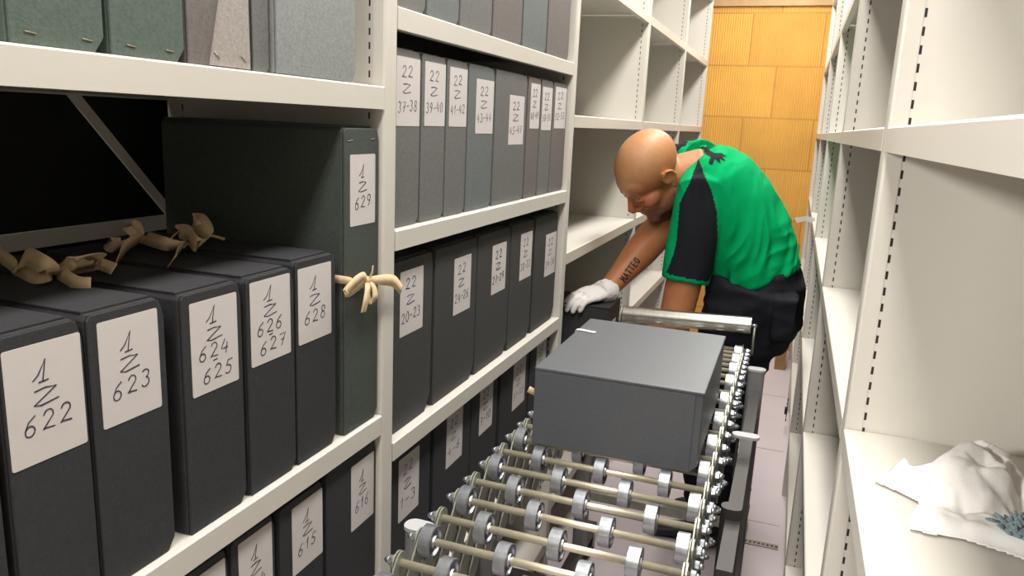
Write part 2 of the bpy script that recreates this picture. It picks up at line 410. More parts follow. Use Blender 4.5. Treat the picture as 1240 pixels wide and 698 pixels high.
# ------------------------------------------------------------------ archive boxes
def archive_box(y0, y1, z0, z1, xf, mkey, label, group, lab=None, text=None, faint=False, pen=.0011, staples=None, depth=.31,
                cut=.010, tilt=0, square=False):
    """lying on its shelf at z0, spine facing the aisle at x = xf; lab = (y0,y1,ztop,zbottom)"""
    t = thing('archive_box', label, 'archive box', ((xf*2-depth)/2, (y0+y1)/2, z0), group)
    rnd = random.Random(int(y0*1000)+int(z0*1000))
    w_ = y1-y0
    m = M[mkey]
    body = [(y0,z0+.001),(y1-cut,z0+.001),(y1-.001,z0+cut*1.3),(y1-.001,z1-.014),(y1-.007,z1-.001),(y0+.004,z1-.001),(y0,z1-.006)]
    MB().prism(body, 'x', xf-depth, xf-.0035).build('body', m, t, bevel=.0012)
    # spine board, a plate slightly proud of the body, its far edge rounded back
    e = .0012
    sp = [(y0+e,z0+.0005),(y1-cut,z0+.0005),(y1-.0005,z0+cut*1.35),(y1-.0005,z1-.02),(y1-.0055,z1-.003),(y1-.010,z1-.0015),(y0+e+.004,z1-.0015),(y0+e,z1-.006)]
    MB().prism(sp, 'x', xf-.003, xf).build('spine', m, t, bevel=.0010)
    # lid board lying on the top, with a small gap behind the spine
    MB().box((xf-depth+.002,y0+.003,z1-.001),(xf-.009,y1-.009,z1+.0015)).build('lid', m, t, bevel=.0007)
    if lab:
        ly0, ly1, lz1, lz0 = lab
        lz1, lz0 = max(lz0,lz1), min(lz0,lz1)
        lo = MB().prism(rrect(ly0,ly1,lz0,lz1,.0022), 'x', xf-.0002, xf+.0005).build('paper_label', M['label'], t)
        if text:
            U = Vector((0,1,0)); V = Vector((0,0,1)); W_ = ly1-ly0; HH = lz1-lz0
            org = Vector((xf+.0005, ly0, lz0))
            mb = write_lines(text(W_, HH), org, U, V, W_, HH, pen, rnd)
            mb.build('handwriting', M['ink_faint'] if faint else M['ink'], lo)
    for s in (staples or []):
        yy, zz, ang = s
        d_ = Vector((0,math.cos(ang),math.sin(ang)))*.005; c_ = Vector((xf+.0004,yy,zz))
        MB().tube([c_-d_, c_+d_], .0006, 6).build('staple', M['staple_dull'], t)
    return t
def big_text(num):                 # "1 / Z / 622" as on the nearer labels
    def f(W, Hh):
        a = []
        parts = num.split('-')
        cw = W*.235
        if len(parts) == 1:
            a = [('1', Hh*.66, Hh*.20, W*.30, W*.33), ('Z', Hh*.47, Hh*.15, W*.42, W*.30), (num, Hh*.24, Hh*.17, cw, W*.16)]
        else:
            a = [('1', Hh*.72, Hh*.20, W*.32, W*.30), ('Z', Hh*.55, Hh*.14, W*.42, W*.30), (parts[0], Hh*.35, Hh*.16, cw, W*.13), ('-', Hh*.28, Hh*.1, W*.2, W*.42),
                 (parts[1], Hh*.11, Hh*.16, cw, W*.20)]
        return a
    return f
def row_text(num, lo=.3):
    def f(W, Hh):
        n = sum(.75 if c in '-1' else 1 for c in num)
        cw = W*.86/n
        return [('22', Hh*.70, Hh*.17, W*.26, W*.2), ('Z', Hh*.47, Hh*.15, W*.44, W*.24), (num, Hh*.2, Hh*.16, cw, W*.05)]
    return f
A1 = 'archive boxes on the middle shelf of the near left bay'
XF = -.572
def B(y0, y1, *a, **k): return archive_box(y0, y1, *a, **k)
B(.322,.398,-.457,-.19,XF,'board','dark box at the left edge of the picture, beside box 622',A1)
B(.406,.484,-.457,-.183,XF,'board','charcoal archive box with handwritten label 1 Z 622, nearest on the shelf',A1,(.409,.481,-.196,-.299),big_text('622'))
B(.488,.578,-.457,-.183,XF,'board','charcoal archive box labelled 1 Z 623, right of box 622',A1,(.499,.569,-.193,-.295),big_text('623'))
B(.600,.692,-.457,-.187,XF,'board','charcoal archive box with the label 1 Z 624-625',A1,(.612,.684,-.199,-.302),big_text('624-625'))
B(.700,.790,-.457,-.187,XF,'board','charcoal archive box with the label 1 Z 626-627',A1,(.707,.782,-.194,-.296),big_text('626-627'))
B(.794,.884,-.457,-.182,XF,'board','charcoal archive box labelled 1 Z 628, left of the taller box 629',A1,(.793+.006,.873,-.193,-.293),big_text('628'))
B(.903,.996,-.457,-.016,-.570,'board_slate_green','tall green-grey archive box 1 Z 629 tied with a tape bow',A1,(.918,.985,-.053,-.152),big_text('629'),
  staples=[(.918,-.034,.12),(.978,-.032,.12)])
A0 = 'archive boxes on the lower shelf of the near left bay'
B(.500,.578,-.80,-.50,XF,'board','dark archive box on the lower left shelf, in the bottom corner',A0)
B(.585,.655,-.80,-.498,XF,'board','charcoal box with a label barely showing at the bottom edge, two left of box 615',A0,(.606,.650,-.510,-.612),big_text('613'))
B(.660,.742,-.80,-.498,XF,'board','charcoal archive box with a half shaded label, just left of box 615',A0,(.673,.736,-.507,-.612),big_text('614'))
B(.752,.850,-.80,-.500,XF,'board','charcoal archive box with the label 1 Z 615 on the lower shelf',A0,(.778,.852-.004,-.512,-.612),big_text('615'))
B(.858,.997,-.80,-.495,XF,'board','charcoal archive box labelled 1 Z 616, against the first left upright',A0,(.924,.994-.004,-.515,-.622),big_text('616'))
A2 = 'archive boxes on the top shelf of the near left bay'
st = lambda a, b, z=.052: [(a,z,-.1),(b,z,-.1)]
B(.30,.434,.042,.35,-.585,'board','dark box at the upper left corner, beside the first green-grey box',A2)
B(.440,.528,.042,.35,XF,'board_green','green-grey stapled box on the top left shelf, the first from the left',A2,staples=st(.458,.510))
B(.534,.622,.042,.35,XF,'board_green','paler green-grey stapled box, second from the left on the top shelf',A2,staples=st(.556,.602))
tb = B(.626,.718,.042,.35,XF,'board_brown','brown-grey box with a slanting paler flap on the top left shelf',A2)
MB().prism([(.655,.0435),(.716,.0435),(.714,.18),(.69,.18)], 'x', XF, XF+.0025).build('flap', M['board_pale'], tb)['label'] = 'paler slanting flap'
for yy in (.664,.705):
    c_ = Vector((XF+.003,yy,.054)); d_ = Vector((0,.004,-.003)); MB().tube([c_-d_, c_+d_], .0006, 6).build('staple', M['steel'], tb)
B(.723,.752,.042,.33,XF,'board_grey','narrow grey box between the brown-grey and the wide blue-grey box',A2,cut=.004)
B(.757,.925,.042,.36,-.566,'board_silver','wide blue-grey box at the right end of the top left shelf',A2)
# second bay, four shelves
A5 = 'archive boxes on the highest shelf of the second left bay'
for (a, b, c, lb) in ((1.042,1.140,'board_grey','leftmost grey box on the highest shelf of the second bay'),
    (1.146,1.268,'board_blue','blue-grey box, second from the left on the highest shelf'),
    (1.274,1.420,'board_grey','grey box, third from the left on the highest shelf'),
    (1.428,1.590,'board_brown','wide brownish box in the middle right of the highest shelf'),
    (1.598,1.760,'board_blue','blue-grey box, second from the right on the highest shelf'),
    (1.768,1.945,'board_brown','brownish box at the right end of the highest shelf')):
    B(a,b,.157,.46,XF,c,lb,A5)
k_ = 1.031
A6 = 'archive boxes labelled 22 Z 37 to 53'
R1 = [(1.046,1.135,'board_grey','37-38',(1.055,1.136-.004,.090,-.013)),(1.139,1.230,'board_grey','39-40',(1.150,1.227,.090,-.012)),(1.234,1.323,'board_grey','41-42',(1.245,1.320,.089,-.012)),
      (1.328,1.455,'board_blue','43-44',(1.364,1.452,.077,-.024)),(1.464,1.653,'board_grey','45-47',(1.545,1.637,.056,-.047)),
      (1.661,1.750,'board_brown','48-49',(1.679,1.745,.088,-.012)),(1.756,1.845,'board_grey','50-51',(1.764,1.840,.085,-.015)),(1.850,1.970,'board_brown','52-53',(1.866,1.962,.091,-.010))]
EX = ['leftmost under the second bay top shelf','','','bluish and wider','the widest of its row with a low label','first of the three narrow ones','middle of the three narrow ones','rightmost, against the second upright']
for (a, b, c, tx, lb), ex in zip(R1, EX):
    B(a,b,-.17,.102,-.575,c,('grey archive box 22 Z %s%s' % (tx, (', '+ex) if ex else ' in the upper row of the second bay')),A6,lb,row_text(tx),faint=True,pen=.0016 if b < 1.5 else .0020)
A7 = 'archive boxes labelled 22 Z 20 to 36'
s_ = .978
R2 = [(1.046,1.205,'20-23',(1.085,1.168,-.246,-.356),'nearest of the middle row of the second bay'),(1.215,1.408,'24-26',(1.298,1.378,-.256,-.366),'second of the middle row'),
      (1.412,1.601,'27-29',(1.493,1.576,-.257,-.364),'third of the middle row'),(1.606,1.765,'30-33',(1.672,1.755,-.254,-.365),'fourth of the middle row'),
      (1.777,1.968,'34-36',(1.868,1.960,-.279,-.390),'last of the middle row, against the upright')]
for (a, b, tx, lb, ex) in R2:
    B(a,b,-.519,-.226,-.580,'board_mid','charcoal archive box 22 Z %s, %s' % (tx, ex),A7,lb,row_text(tx),faint=a > 1.45,pen=.0013 if a < 1.4 else .002,cut=.022)
A8 = 'archive boxes labelled 22 Z 1 to 19'
R3 = [(1.046,1.213,'1-3',(1.089,1.166,-.576,-.694),'nearest of the low row beside the conveyor'),(1.227,1.403,'4-6',(1.284,1.361,-.565,-.676),'second of the low row'),
      (1.407,1.560,'7-10',(1.453,1.529,-.560,-.671),'third of the low row'),(1.577,1.777,'11-15',(1.664,1.753,-.569,-.688),'fourth of the low row, half behind the carried box'),
      (1.789,1.940,'16-19',(1.841,1.922,-.564,-.666),'last of the low row, behind the carried box')]
for (a, b, tx, lb, ex) in R3:
    B(a,b,-.865,-.547,-.580,'board','charcoal archive box 22 Z %s, %s' % (tx, ex),A8,lb,row_text(tx),faint=a > 1.45,pen=.0013 if a < 1.4 else .002,cut=.02)

# ------------------------------------------------------------------ tape ribbons
def ribbon(mb, pts, width, side, tw=None, thick=.0005):
    """flat tape following pts; side = preferred width direction, tw = list of twists in degrees"""
    P = [Vector(p) for p in pts]
    # Catmull-Rom resample
    Q = []; n = len(P)
    for i in range(n-1):
        p0, p1, p2, p3 = P[max(i-1,0)], P[i], P[i+1], P[min(i+2,n-1)]
        for k in range(6):
            t = k/6; Q.append((.5*((2*p1)+(-p0+p2)*t+(2*p0-5*p1+4*p2-p3)*t*t+(-p0+3*p1-3*p2+p3)*t**3), i+t))
    Q.append((P[-1], n-1))
    vs = []; fs = []
    for i, (q, s) in enumerate(Q):
        tdir = (Q[min(i+1,len(Q)-1)][0]-Q[max(i-1,0)][0]).normalized()
        S = Vector(side); S = (S - tdir*S.dot(tdir)).normalized()
        if tw:
            a = int(s); fr = s-a; ang = tw[a]*(1-fr) + tw[min(a+1,n-1)]*fr
            S = Matrix.Rotation(math.radians(ang), 3, tdir) @ S
        Nn = tdir.cross(S)
        wd = width*(.5 if not isinstance(width, list) else 1)
        if isinstance(width, list):
            a = int(s); fr = s-a; wd = .5*(width[a]*(1-fr) + width[min(a+1,n-1)]*fr)
        vs += [q-S*wd+Nn*thick, q+S*wd+Nn*thick, q+S*wd-Nn*thick, q-S*wd-Nn*thick]
    for i in range(len(Q)-1):
        a = 4*i; b = a+4
        fs += [(a,a+1,b+1,b),(a+1,a+2,b+2,b+1),(a+2,a+3,b+3,b+2),(a+3,a,b,b+3)]
    fs += [(3,2,1,0),(4*len(Q)-4,4*len(Q)-3,4*len(Q)-2,4*len(Q)-1)]
    mb.add(vs, fs, True)
def PX(l, Y): return [at(a, b, Y if len(c) == 0 else c[0]) for a, b, *c in l]
# bow tied around box 629
mb = MB()
t = thing('cotton_tape', 'cream tape tied in a bow round the tall box 629', 'tape', at(452,350,.95), 'cotton tape ties')
ribbon(mb, [(-.70,.8995,-.228),(-.62,.8995,-.224),(-.5655,.901,-.224),(-.5655,.92,-.232),(-.5645,.955,-.240)], .011, (0,0,1)); mb.build('band', M['ribbon'], t)
K = Vector((-.5615,.950,-.232))
def kv(*l): return [K+Vector(v) for v in l]
mb = MB()
ribbon(mb, kv((0,0,0),(.007,-.022,.010),(.010,-.045,.008),(.006,-.066,-.004),(.003,-.050,-.008),(.002,-.02,-.003),(0,0,0)), [.006,.013,.016,.010,.012,.010,.006], (0,.2,1))
ribbon(mb, kv((0,0,0),(.007,.006,-.010),(.010,.006,-.024),(.006,.001,-.032),(.003,-.003,-.020),(0,0,0)), [.006,.010,.013,.010,.010,.006], (.1,1,0)); mb.build('loop', M['ribbon'], t)
mb = MB()
ribbon(mb, kv((0,0,0),(.010,.026,-.003),(.013,.055,-.010),(.010,.086,-.030)), [.008,.016,.018,.016], (0,.2,1))
ribbon(mb, kv((0,0,0),(.008,-.012,-.010),(.010,-.020,-.026),(.007,-.022,-.042)), [.006,.010,.013,.012], (.1,1,.1))
ribbon(mb, kv((0,0,0),(.006,.003,.010),(.007,.004,.022)), [.006,.004,.001], (.1,1,.1))
mb.build('tail', M['ribbon'], t)
mb = MB(); mb.ell(K, (.005,.006,.006)); mb.build('knot', M['ribbon'], t)
# bows on the lids of the nearer boxes
def lid_bow(px, label, Z, items):
    """items: list of polylines in photo pixels with heights above the lid"""
    def onz(p, z):
        r = R @ Vector((p[0]-620,p[1]-349,FPX)); return r*(z/r.z)
    t = thing('cotton_tape', label, 'tape', onz(px, Z), 'cotton tape ties')
    for nm, w, pts, tw in items:
        P = [onz((a,b), Z+h) for a,b,h in pts]
        mb = MB(); ribbon(mb, P, w*.8, (.35,.5,.8), tw); mb.build(nm, M['ribbon'], t)
    mb = MB(); mb.ell(onz(px, Z+.008), (.007,.006,.006)); mb.build('knot', M['ribbon'], t)
lid_bow((70,327), 'cream tape bow lying on the lids of boxes 622 and 623, at the left', -.181, [
  ('tail', .017, [(-40,285,.012),(-10,302,.016),(10,316,.012),(20,325,.008)], [0,10,0,30]),
  ('loop', .024, [(20,325,.009),(32,312,.022),(48,318,.022),(60,328,.014),(48,334,.008),(30,328,.006),(22,322,.006)], [0,20,10,0,0,0,10]),
  ('loop', .020, [(70,328,.008),(88,318,.018),(108,310,.022),(122,314,.014),(110,320,.008),(88,324,.006)], [0,20,40,10,0,0]),
  ('tail', .017, [(72,328,.010),(100,322,.010),(120,320,.008),(138,326,.006)], [20,20,10,0]),
  ('tail', .019, [(74,330,.010),(84,338,.008),(96,344,.004),(110,345,.003)], [0,30,20,0])])
lid_bow((172,290), 'cream tape bow on the box lids behind, left of the tall box 629', -.181, [
  ('tail', .022, [(170,290,.012),(158,294,.014),(148,304,.008),(140,318,.003)], [0,20,30,10]),
  ('loop', .018, [(168,288,.012),(160,280,.022),(154,274,.028),(164,273,.028),(168,284,.016)], [0,30,40,10,0]),
  ('loop', .016, [(165,292,.010),(150,296,.008),(134,300,.006),(132,294,.010),(146,294,.010)], [0,0,10,20,0]),
  ('loop', .022, [(176,288,.012),(195,294,.014),(212,298,.010),(222,298,.006),(214,306,.003),(208,317,.002)], [0,30,20,0,20,0]),
  ('loop', .026, [(205,292,.010),(214,282,.018),(226,282,.020),(238,296,.012),(250,290,.014),(248,276,.026),(240,266,.034),(234,272,.028),(244,284,.016)], [0,20,10,30,0,20,10,30,0]),
  ('tail', .005, [(246,284,.012),(258,286,.010),(272,290,.006)], [0,0,0])])

# ------------------------------------------------------------------ expandable wheel conveyor
ZC = -.600                               # axle height
cv = thing('wheel_conveyor', 'expandable conveyor with zinc skate wheels standing in the aisle', 'conveyor', (-.26,1.45,-H))
ys = []
y = .650
while y < 1.80: ys.append(y); y += .0672
ys = ys + [1.865,1.922,1.973,2.019,2.063,2.104,2.144,2.185]
ys = [v for i, v in enumerate(ys) if i == 0 or v-ys[i-1] > .03]
XA, XB = -.452, -.078
base = min(range(len(ys)), key=lambda i: abs(ys[i]-1.055))
WR = .0235
def wheel_mesh():
    mb = MB(); n = 28
    prof = [(-.0085,.0100),(-.0085,WR-.006),(-.0095,WR-.0035),(-.0095,WR-.0008),(-.0085,WR),(.0085,WR),(.0095,WR-.0008),(.0095,WR-.0035),(.0085,WR-.006),(.0085,.0100),
            (.0115,.0092),(.0115,.0048),(-.0115,.0048),(-.0115,.0092)]
    # dished flanks and raised hub
    prof = [(-.0040,.0110),(-.0050,WR-.0055),(-.0092,WR-.0040),(-.0095,WR-.0010),(-.0088,WR),(.0088,WR),(.0095,WR-.0010),(.0092,WR-.0040),(.0050,WR-.0055),(.0040,.0110),
            (.0105,.0095),(.0115,.0048),(-.0115,.0048),(-.0105,.0095)]
    rings = []
    for (x, r) in prof+[prof[0]]:
        rings.append([(x, r*math.cos(2*math.pi*k/n), r*math.sin(2*math.pi*k/n)) for k in range(n)])
    mb.loft(rings, cap=False)
    return mb
def nut_mesh(s):
    mb = MB()
    hexa = [(.0075*math.cos(math.pi/3*k), .0075*math.sin(math.pi/3*k)) for k in range(6)]
    mb.prism(hexa, 'x', 0, s*.006)
    mb.tube([(s*.006,0,0),(s*.011,0,0),(s*.014,0,0)], [.0058,.0045,.002], 10)
    mb.tube([(s*-.0012,0,0),(0,0,0)], .0095, 16)
    return mb
def mesh_of(mb, m, name):
    o = mb.build(name, m, None, origin=(0,0,0)); me = o.data; bpy.data.objects.remove(o); return me
def edge_split_smooth(me, ang=.7):
    bm = bmesh.new(); bm.from_mesh(me)
    for e in bm.edges:
        if len(e.link_faces) == 2 and e.calc_face_angle(0) > ang: e.smooth = False
    bm.to_mesh(me); bm.free()
wme = mesh_of(wheel_mesh(), M['zinc'], 'wheel'); edge_split_smooth(wme)
nme = {s: mesh_of(nut_mesh(s), M['zinc'], 'nut') for s in (-1,1)}
def inst(name, me, parent, loc):
    o = bpy.data.objects.new(name, me); sc.collection.objects.link(o); o.parent = parent
    org = Vector(loc)+Vector((0,0,H)); o.location = org - wpos(parent); WP[o.name] = org; return o
for i, y in enumerate(ys):
    ax = MB().tube([(XA-.004,y,ZC),(XB+.004,y,ZC)], .0057, 12).build('axle', M['rod'], cv)
    full = (i-base) % 2 == 0
    for x in ((-.437,-.3215,-.206,-.0915) if full else (-.379,-.2645,-.150)):
        inst('wheel', wme, ax, (x,y,ZC))
    # spacer sleeves between the wheels
    inst('nut', nme[-1], ax, (XA-.007,y,ZC)); inst('nut', nme[1], ax, (XB+.007,y,ZC))
def link_mb(x, ya, za, yb, zb, hw=.0165, th=.0013):
    a = Vector((0,ya,za)); b = Vector((0,yb,zb)); d = (b-a).normalized(); n = Vector((0,-d.z,d.y))
    P = []
    for k in range(9):
        t = math.pi*k/8; P.append(b + d*math.sin(t)*hw + n*math.cos(t)*hw)
    for k in range(9):
        t = math.pi*k/8; P.append(a - d*math.sin(t)*hw - n*math.cos(t)*hw)
    return MB().prism([(p.y,p.z) for p in P], 'x', x-th, x+th)
LH = .165
for side, x0, s in (('left', XA, -1), ('right', XB, 1)):
    sl = MB().tube([(x0+s*.002,ys[0],ZC-LH*.5),(x0+s*.006,ys[0],ZC-LH*.5)], .004, 8).build('scissor_linkage', M['link'], cv)
    for i, y in enumerate(ys):
        if i+2 < len(ys): link_mb(x0+s*.0010, y, ZC, ys[i+2], ZC-LH).build('link', M['link'], sl)
        if i-2 >= 0: link_mb(x0-s*.0035, y, ZC, ys[i-2], ZC-LH).build('link', M['link'], sl)
        if i+1 < len(ys): inst('nut', nme[s], sl, (x0+s*.004, (y+ys[i+1])/2+0.0, ZC-LH*.26))
        if i % 2 == 0: inst('nut', nme[s], sl, (x0+s*.004, y, ZC-LH*.5))
        if i % 2: inst('nut', nme[s], sl, (x0+s*.004, y, ZC-LH))
# end roller on two thin uprights
er = MB().tube([(-.428,2.192,-.540),(-.066,2.192,-.527)], .0245, 28).build('end_roller', M['chrome'], cv); edge_split_smooth(er.data)
for x, z in ((-.436,-.541),(-.056,-.526)):
    MB().tube([(x,2.192,ZC-.01),(x,2.192,z-.018 if x < -.2 else z)], .0032, 8).build('roller_bracket', M['link'], cv)
MB().tube([(-.4345,2.192,-.541),(-.430,2.192,-.541)], .026, 24).build('roller_end_plate', M['link'], cv)
MB().tube([(-.066,2.192,-.527),(-.050,2.192,-.5265)], .005, 8).build('roller_pin', M['zinc'], cv)
# stands: oval uprights with caps, cross bars, feet with castors
def stand(y, ztl, ztr, xl, xr, w=.044, d=.03, mk='leggrey', mkr=None, caps=(1,1)):
    for x, mm, ztop, cp in ((xl, mk, ztl, caps[0]), (xr, mkr or mk, ztr, caps[1])):
        leg = MB().prism(rrect(x-w/2,x+w/2,y-d/2,y+d/2,d*.45), 'z', -H+.09, ztop).build('stand_leg', M[mm], cv)
        if cp: MB().prism(rrect(x-w/2-.002,x+w/2+.002,y-d/2-.002,y+d/2+.002,d*.5), 'z', ztop, ztop+.006).build('cap', M['legcap'], leg)
        ft = MB().box((x-.016,y-.16,-H+.075),(x+.016,y+.16,-H+.10)).build('foot_bar', M['legdark'], cv)
        for dy in (-.13,.13):
            c = MB().tube([(x-.013,y+dy,-H+.034),(x+.013,y+dy,-H+.034)], .034, 20).build('castor', M['rubber'], ft)
            MB().box((x-.018,y+dy-.012,-H+.034),(x-.0145,y+dy+.012,-H+.078)).box((x+.0145,y+dy-.012,-H+.034),(x+.018,y+dy+.012,-H+.078)).build('castor_fork', M['link'], ft)
    MB().box((xl+w/2,y-.012,-.90),(xr-w/2,y+.012,-.87)).build('cross_bar', M['legdark'], cv)
    MB().box((xl+w/2,y-.010,-H+.26),(xr-w/2,y+.010,-H+.285)).build('cross_bar', M['link'], cv)
stand(.985, -.627, -.78, -.487, -.040, caps=(1,0))
stand(1.30, -.78, -.640, -.487, -.037, w=.036, mk='leggrey', mkr='legdark', caps=(0,0))
stand(2.08, -.622, -.622, -.487, -.036)
# pale oval handle plate on the right side of the conveyor
MB().prism(rrect(-.062,-.006,1.585,1.612,.013), 'z', -.626,-.620).build('handle_plate', M['legcap'], cv)
MB().box((-.052,1.592,-.72),(-.046,1.604,-.626)).build('handle_bracket', M['legdark'], cv)
MB().box((-.045,1.12,-1.18),(-.020,2.02,-.66)).build('side_plate', M['legdark'], cv)

# the box on the conveyor
cb = thing('archive_box', 'large slate-grey archive box lying flat on the conveyor wheels', 'archive box', (-.245,1.45,-.576))
zb, zt = -.5745, -.428
MB().prism([(-.396,zb),(-.112,zb),(-.1005,zb+.011),(-.1005,zt-.006),(-.396,zt-.006)], 'y', 1.262, 1.655).build('tray', M['board_carried'], cb, bevel=.0015)
MB().box((-.3985,1.2585,zt-.0055),(-.0985,1.657,zt)).build('lid', M['board_carried'], cb, bevel=.0018)
MB().box((-.3975,1.259,zb+.0005),(-.1130,1.2615,zt-.006)).build('front_flap', M['board_carried'], cb, bevel=.0008)
mb = MB(); ribbon(mb, [(-.402,1.545,zt-.03),(-.4015,1.545,zt-.004),(-.396,1.545,zt+.0012),(-.372,1.540,zt+.0016),(-.357,1.537,zt+.0016)], .013, (0,1,0)); mb.build('tape', M['ribbon_white'], cb)
mb = MB(); ribbon(mb, [(-.399,1.29,-.489),(-.405,1.282,-.484),(-.415,1.278,-.479)], .012, (0,.3,1)); mb.build('tape_end', M['ribbon'], cb)

# the box under the gloved hand, half out of the shelf
S = 1.045                                   # the man stands this much further down the aisle than first gauged
def PP(px, py, Y): return at(px, py, Y*S)
pb = thing('archive_box', 'dark archive box under the gloved hand, half out of the left shelf', 'archive box', (-.66,2.28,-.715))
bx1 = PP(738,374,2.15); 
MB().prism([(bx1.x-.36,-.712),(bx1.x,-.712),(bx1.x,bx1.z),(bx1.x-.36,bx1.z)], 'y', bx1.y, bx1.y+.16).build('body', M['board'], pb, bevel=.0015)
MB().box((bx1.x-.362,bx1.y-.0025,bx1.z-.001),(bx1.x+.001,bx1.y+.163,bx1.z+.002)).build('lid', M['board'], pb, bevel=.0008)
MB().box((bx1.x+.0003,bx1.y+.05,bx1.z-.075),(bx1.x+.0012,bx1.y+.10,bx1.z-.05)).build('paper_label', M['label'], pb)

# ------------------------------------------------------------------ the man
man = thing('person', 'bald man in green and black t-shirt bending over the left shelf', 'person', (-.16,2.50,-H))
def remesh(mb, voxel, smooth_it, name):
    o = mb.build(name, M['paint'], None, origin=(0,0,0)); 
    md = o.modifiers.new('r', 'REMESH'); md.mode = 'VOXEL'; md.voxel_size = voxel; md.use_smooth_shade = True
    ms = o.modifiers.new('s', 'SMOOTH'); ms.factor = .5; ms.iterations = smooth_it
    dg = bpy.context.evaluated_depsgraph_get(); dg.update()
    me = bpy.data.meshes.new_from_object(o.evaluated_get(dg)); me.name = name
    bpy.data.objects.remove(o)
    return me                         # coordinates: eye-relative + nothing (origin at eye foot point, z rel)
def put(me, name, mats, parent):
    o = bpy.data.objects.new(name, me); sc.collection.objects.link(o); o.parent = parent
    o.location = Vector((0,0,H)) - wpos(parent); WP[o.name] = Vector((0,0,H))
    me.materials.clear()
    for m in mats: me.materials.append(m)
    for p in me.polygons: p.use_smooth = True
    return o
SH = Vector((0,1,0))
def spine_pts():
    return [(915,372,2.42,.130,.175),(915,337,2.42,.140,.185),(899,285,2.42,.150,.195),(882,245,2.42,.142,.205),(868,215,2.41,.118,.205),(857,200,2.41,.090,.175),(850,192,2.41,.066,.10)]
# head frame
F_ = Vector((-.483,-.329,-.811)).normalized()
U_ = Vector((-.496,-.661,.563)); U_ = (U_ - F_*U_.dot(F_)).normalized(); L_ = U_.cross(F_)
HS = 1.09
HC = PP(788.6,211,2.30)
def hd(x, y, z): return HC + (F_*x + L_*y + U_*z)*HS
HR = Matrix((F_, L_, U_)).transposed()
hb = MB()
def he(c, r): hb.ell(hd(*c), [q*HS for q in r], HR, 28, 18)
he((-.012,0,.042),(.099,.078,.084)); he((.042,0,.036),(.052,.060,.052)); he((.046,0,-.030),(.050,.055,.062))
for s in (-1,1):
    he((.055,s*.036,-.022),(.032,.026,.024)); he((.080,s*.027,.020),(.013,.022,.008)); he((.078,s*.030,.002),(.015,.017,.012))
    he((.097,s*.012,-.034),(.012,.009,.008)); he((.02,s*.046,-.070),(.045,.014,.030))
    # ear: shell with rim and lobe
    he((-.010,s*.080,.002),(.014,.006,.024)); he((-.006,s*.079,-.026),(.009,.006,.011))
    rim = [hd(.004,s*.080,-.008),hd(.010,s*.083,.010),hd(.004,s*.087,.027),hd(-.010,s*.090,.034),hd(-.023,s*.092,.024),hd(-.026,s*.091,.006),hd(-.018,s*.087,-.012),hd(-.008,s*.082,-.024)]
    hb.tube(rim, .0052, 10)
he((.034,0,-.076),(.060,.048,.036)); he((.078,0,-.098),(.022,.026,.020))
hb.tube([hd(.086,0,.014),hd(.100,0,-.006),hd(.112,0,-.022),hd(.110,0,-.034)], [(.010,.010),(.010,.011),(.013,.013),(.010,.010)], 14)
he((.088,0,-.060),(.014,.024,.0065)); he((.086,0,-.071),(.013,.021,.0070))
# neck
hb.tube([hd(-.012,0,-.02), hd(-.040,0,-.065), PP(842,206,2.38), PP(862,222,2.40)], [.060,.064,.068,.080], 24)
body = hb
# torso core, pelvis, legs, feet
def ringtube(mb, l, dr=0, n=36):
    mb.tube([PP(a,b,c) for a,b,c,_,_ in l], [(r1-dr, r2-dr) for *_, r1, r2 in l], n, up=SH)
ringtube(body, spine_pts(), .022)
LEGN = [(908,372,2.33,.112,.105),(893,430,2.33,.098,.092)]
def leg_pts(y, dx=0):
    a = PP(908,362,y); return [a, a+Vector((-.035,0,-.20)), a+Vector((-.075,.01,-.44)), a+Vector((-.06,.02,-.66)), Vector((a.x-.045+dx,a.y+.03,-H+.07))]
yN, yF = 2.31, 2.50
for yy, dx in ((yN,0),(yF,.06)):
    body.tube(leg_pts(yy,dx), [.095,.080,.055,.052,.038], 20)
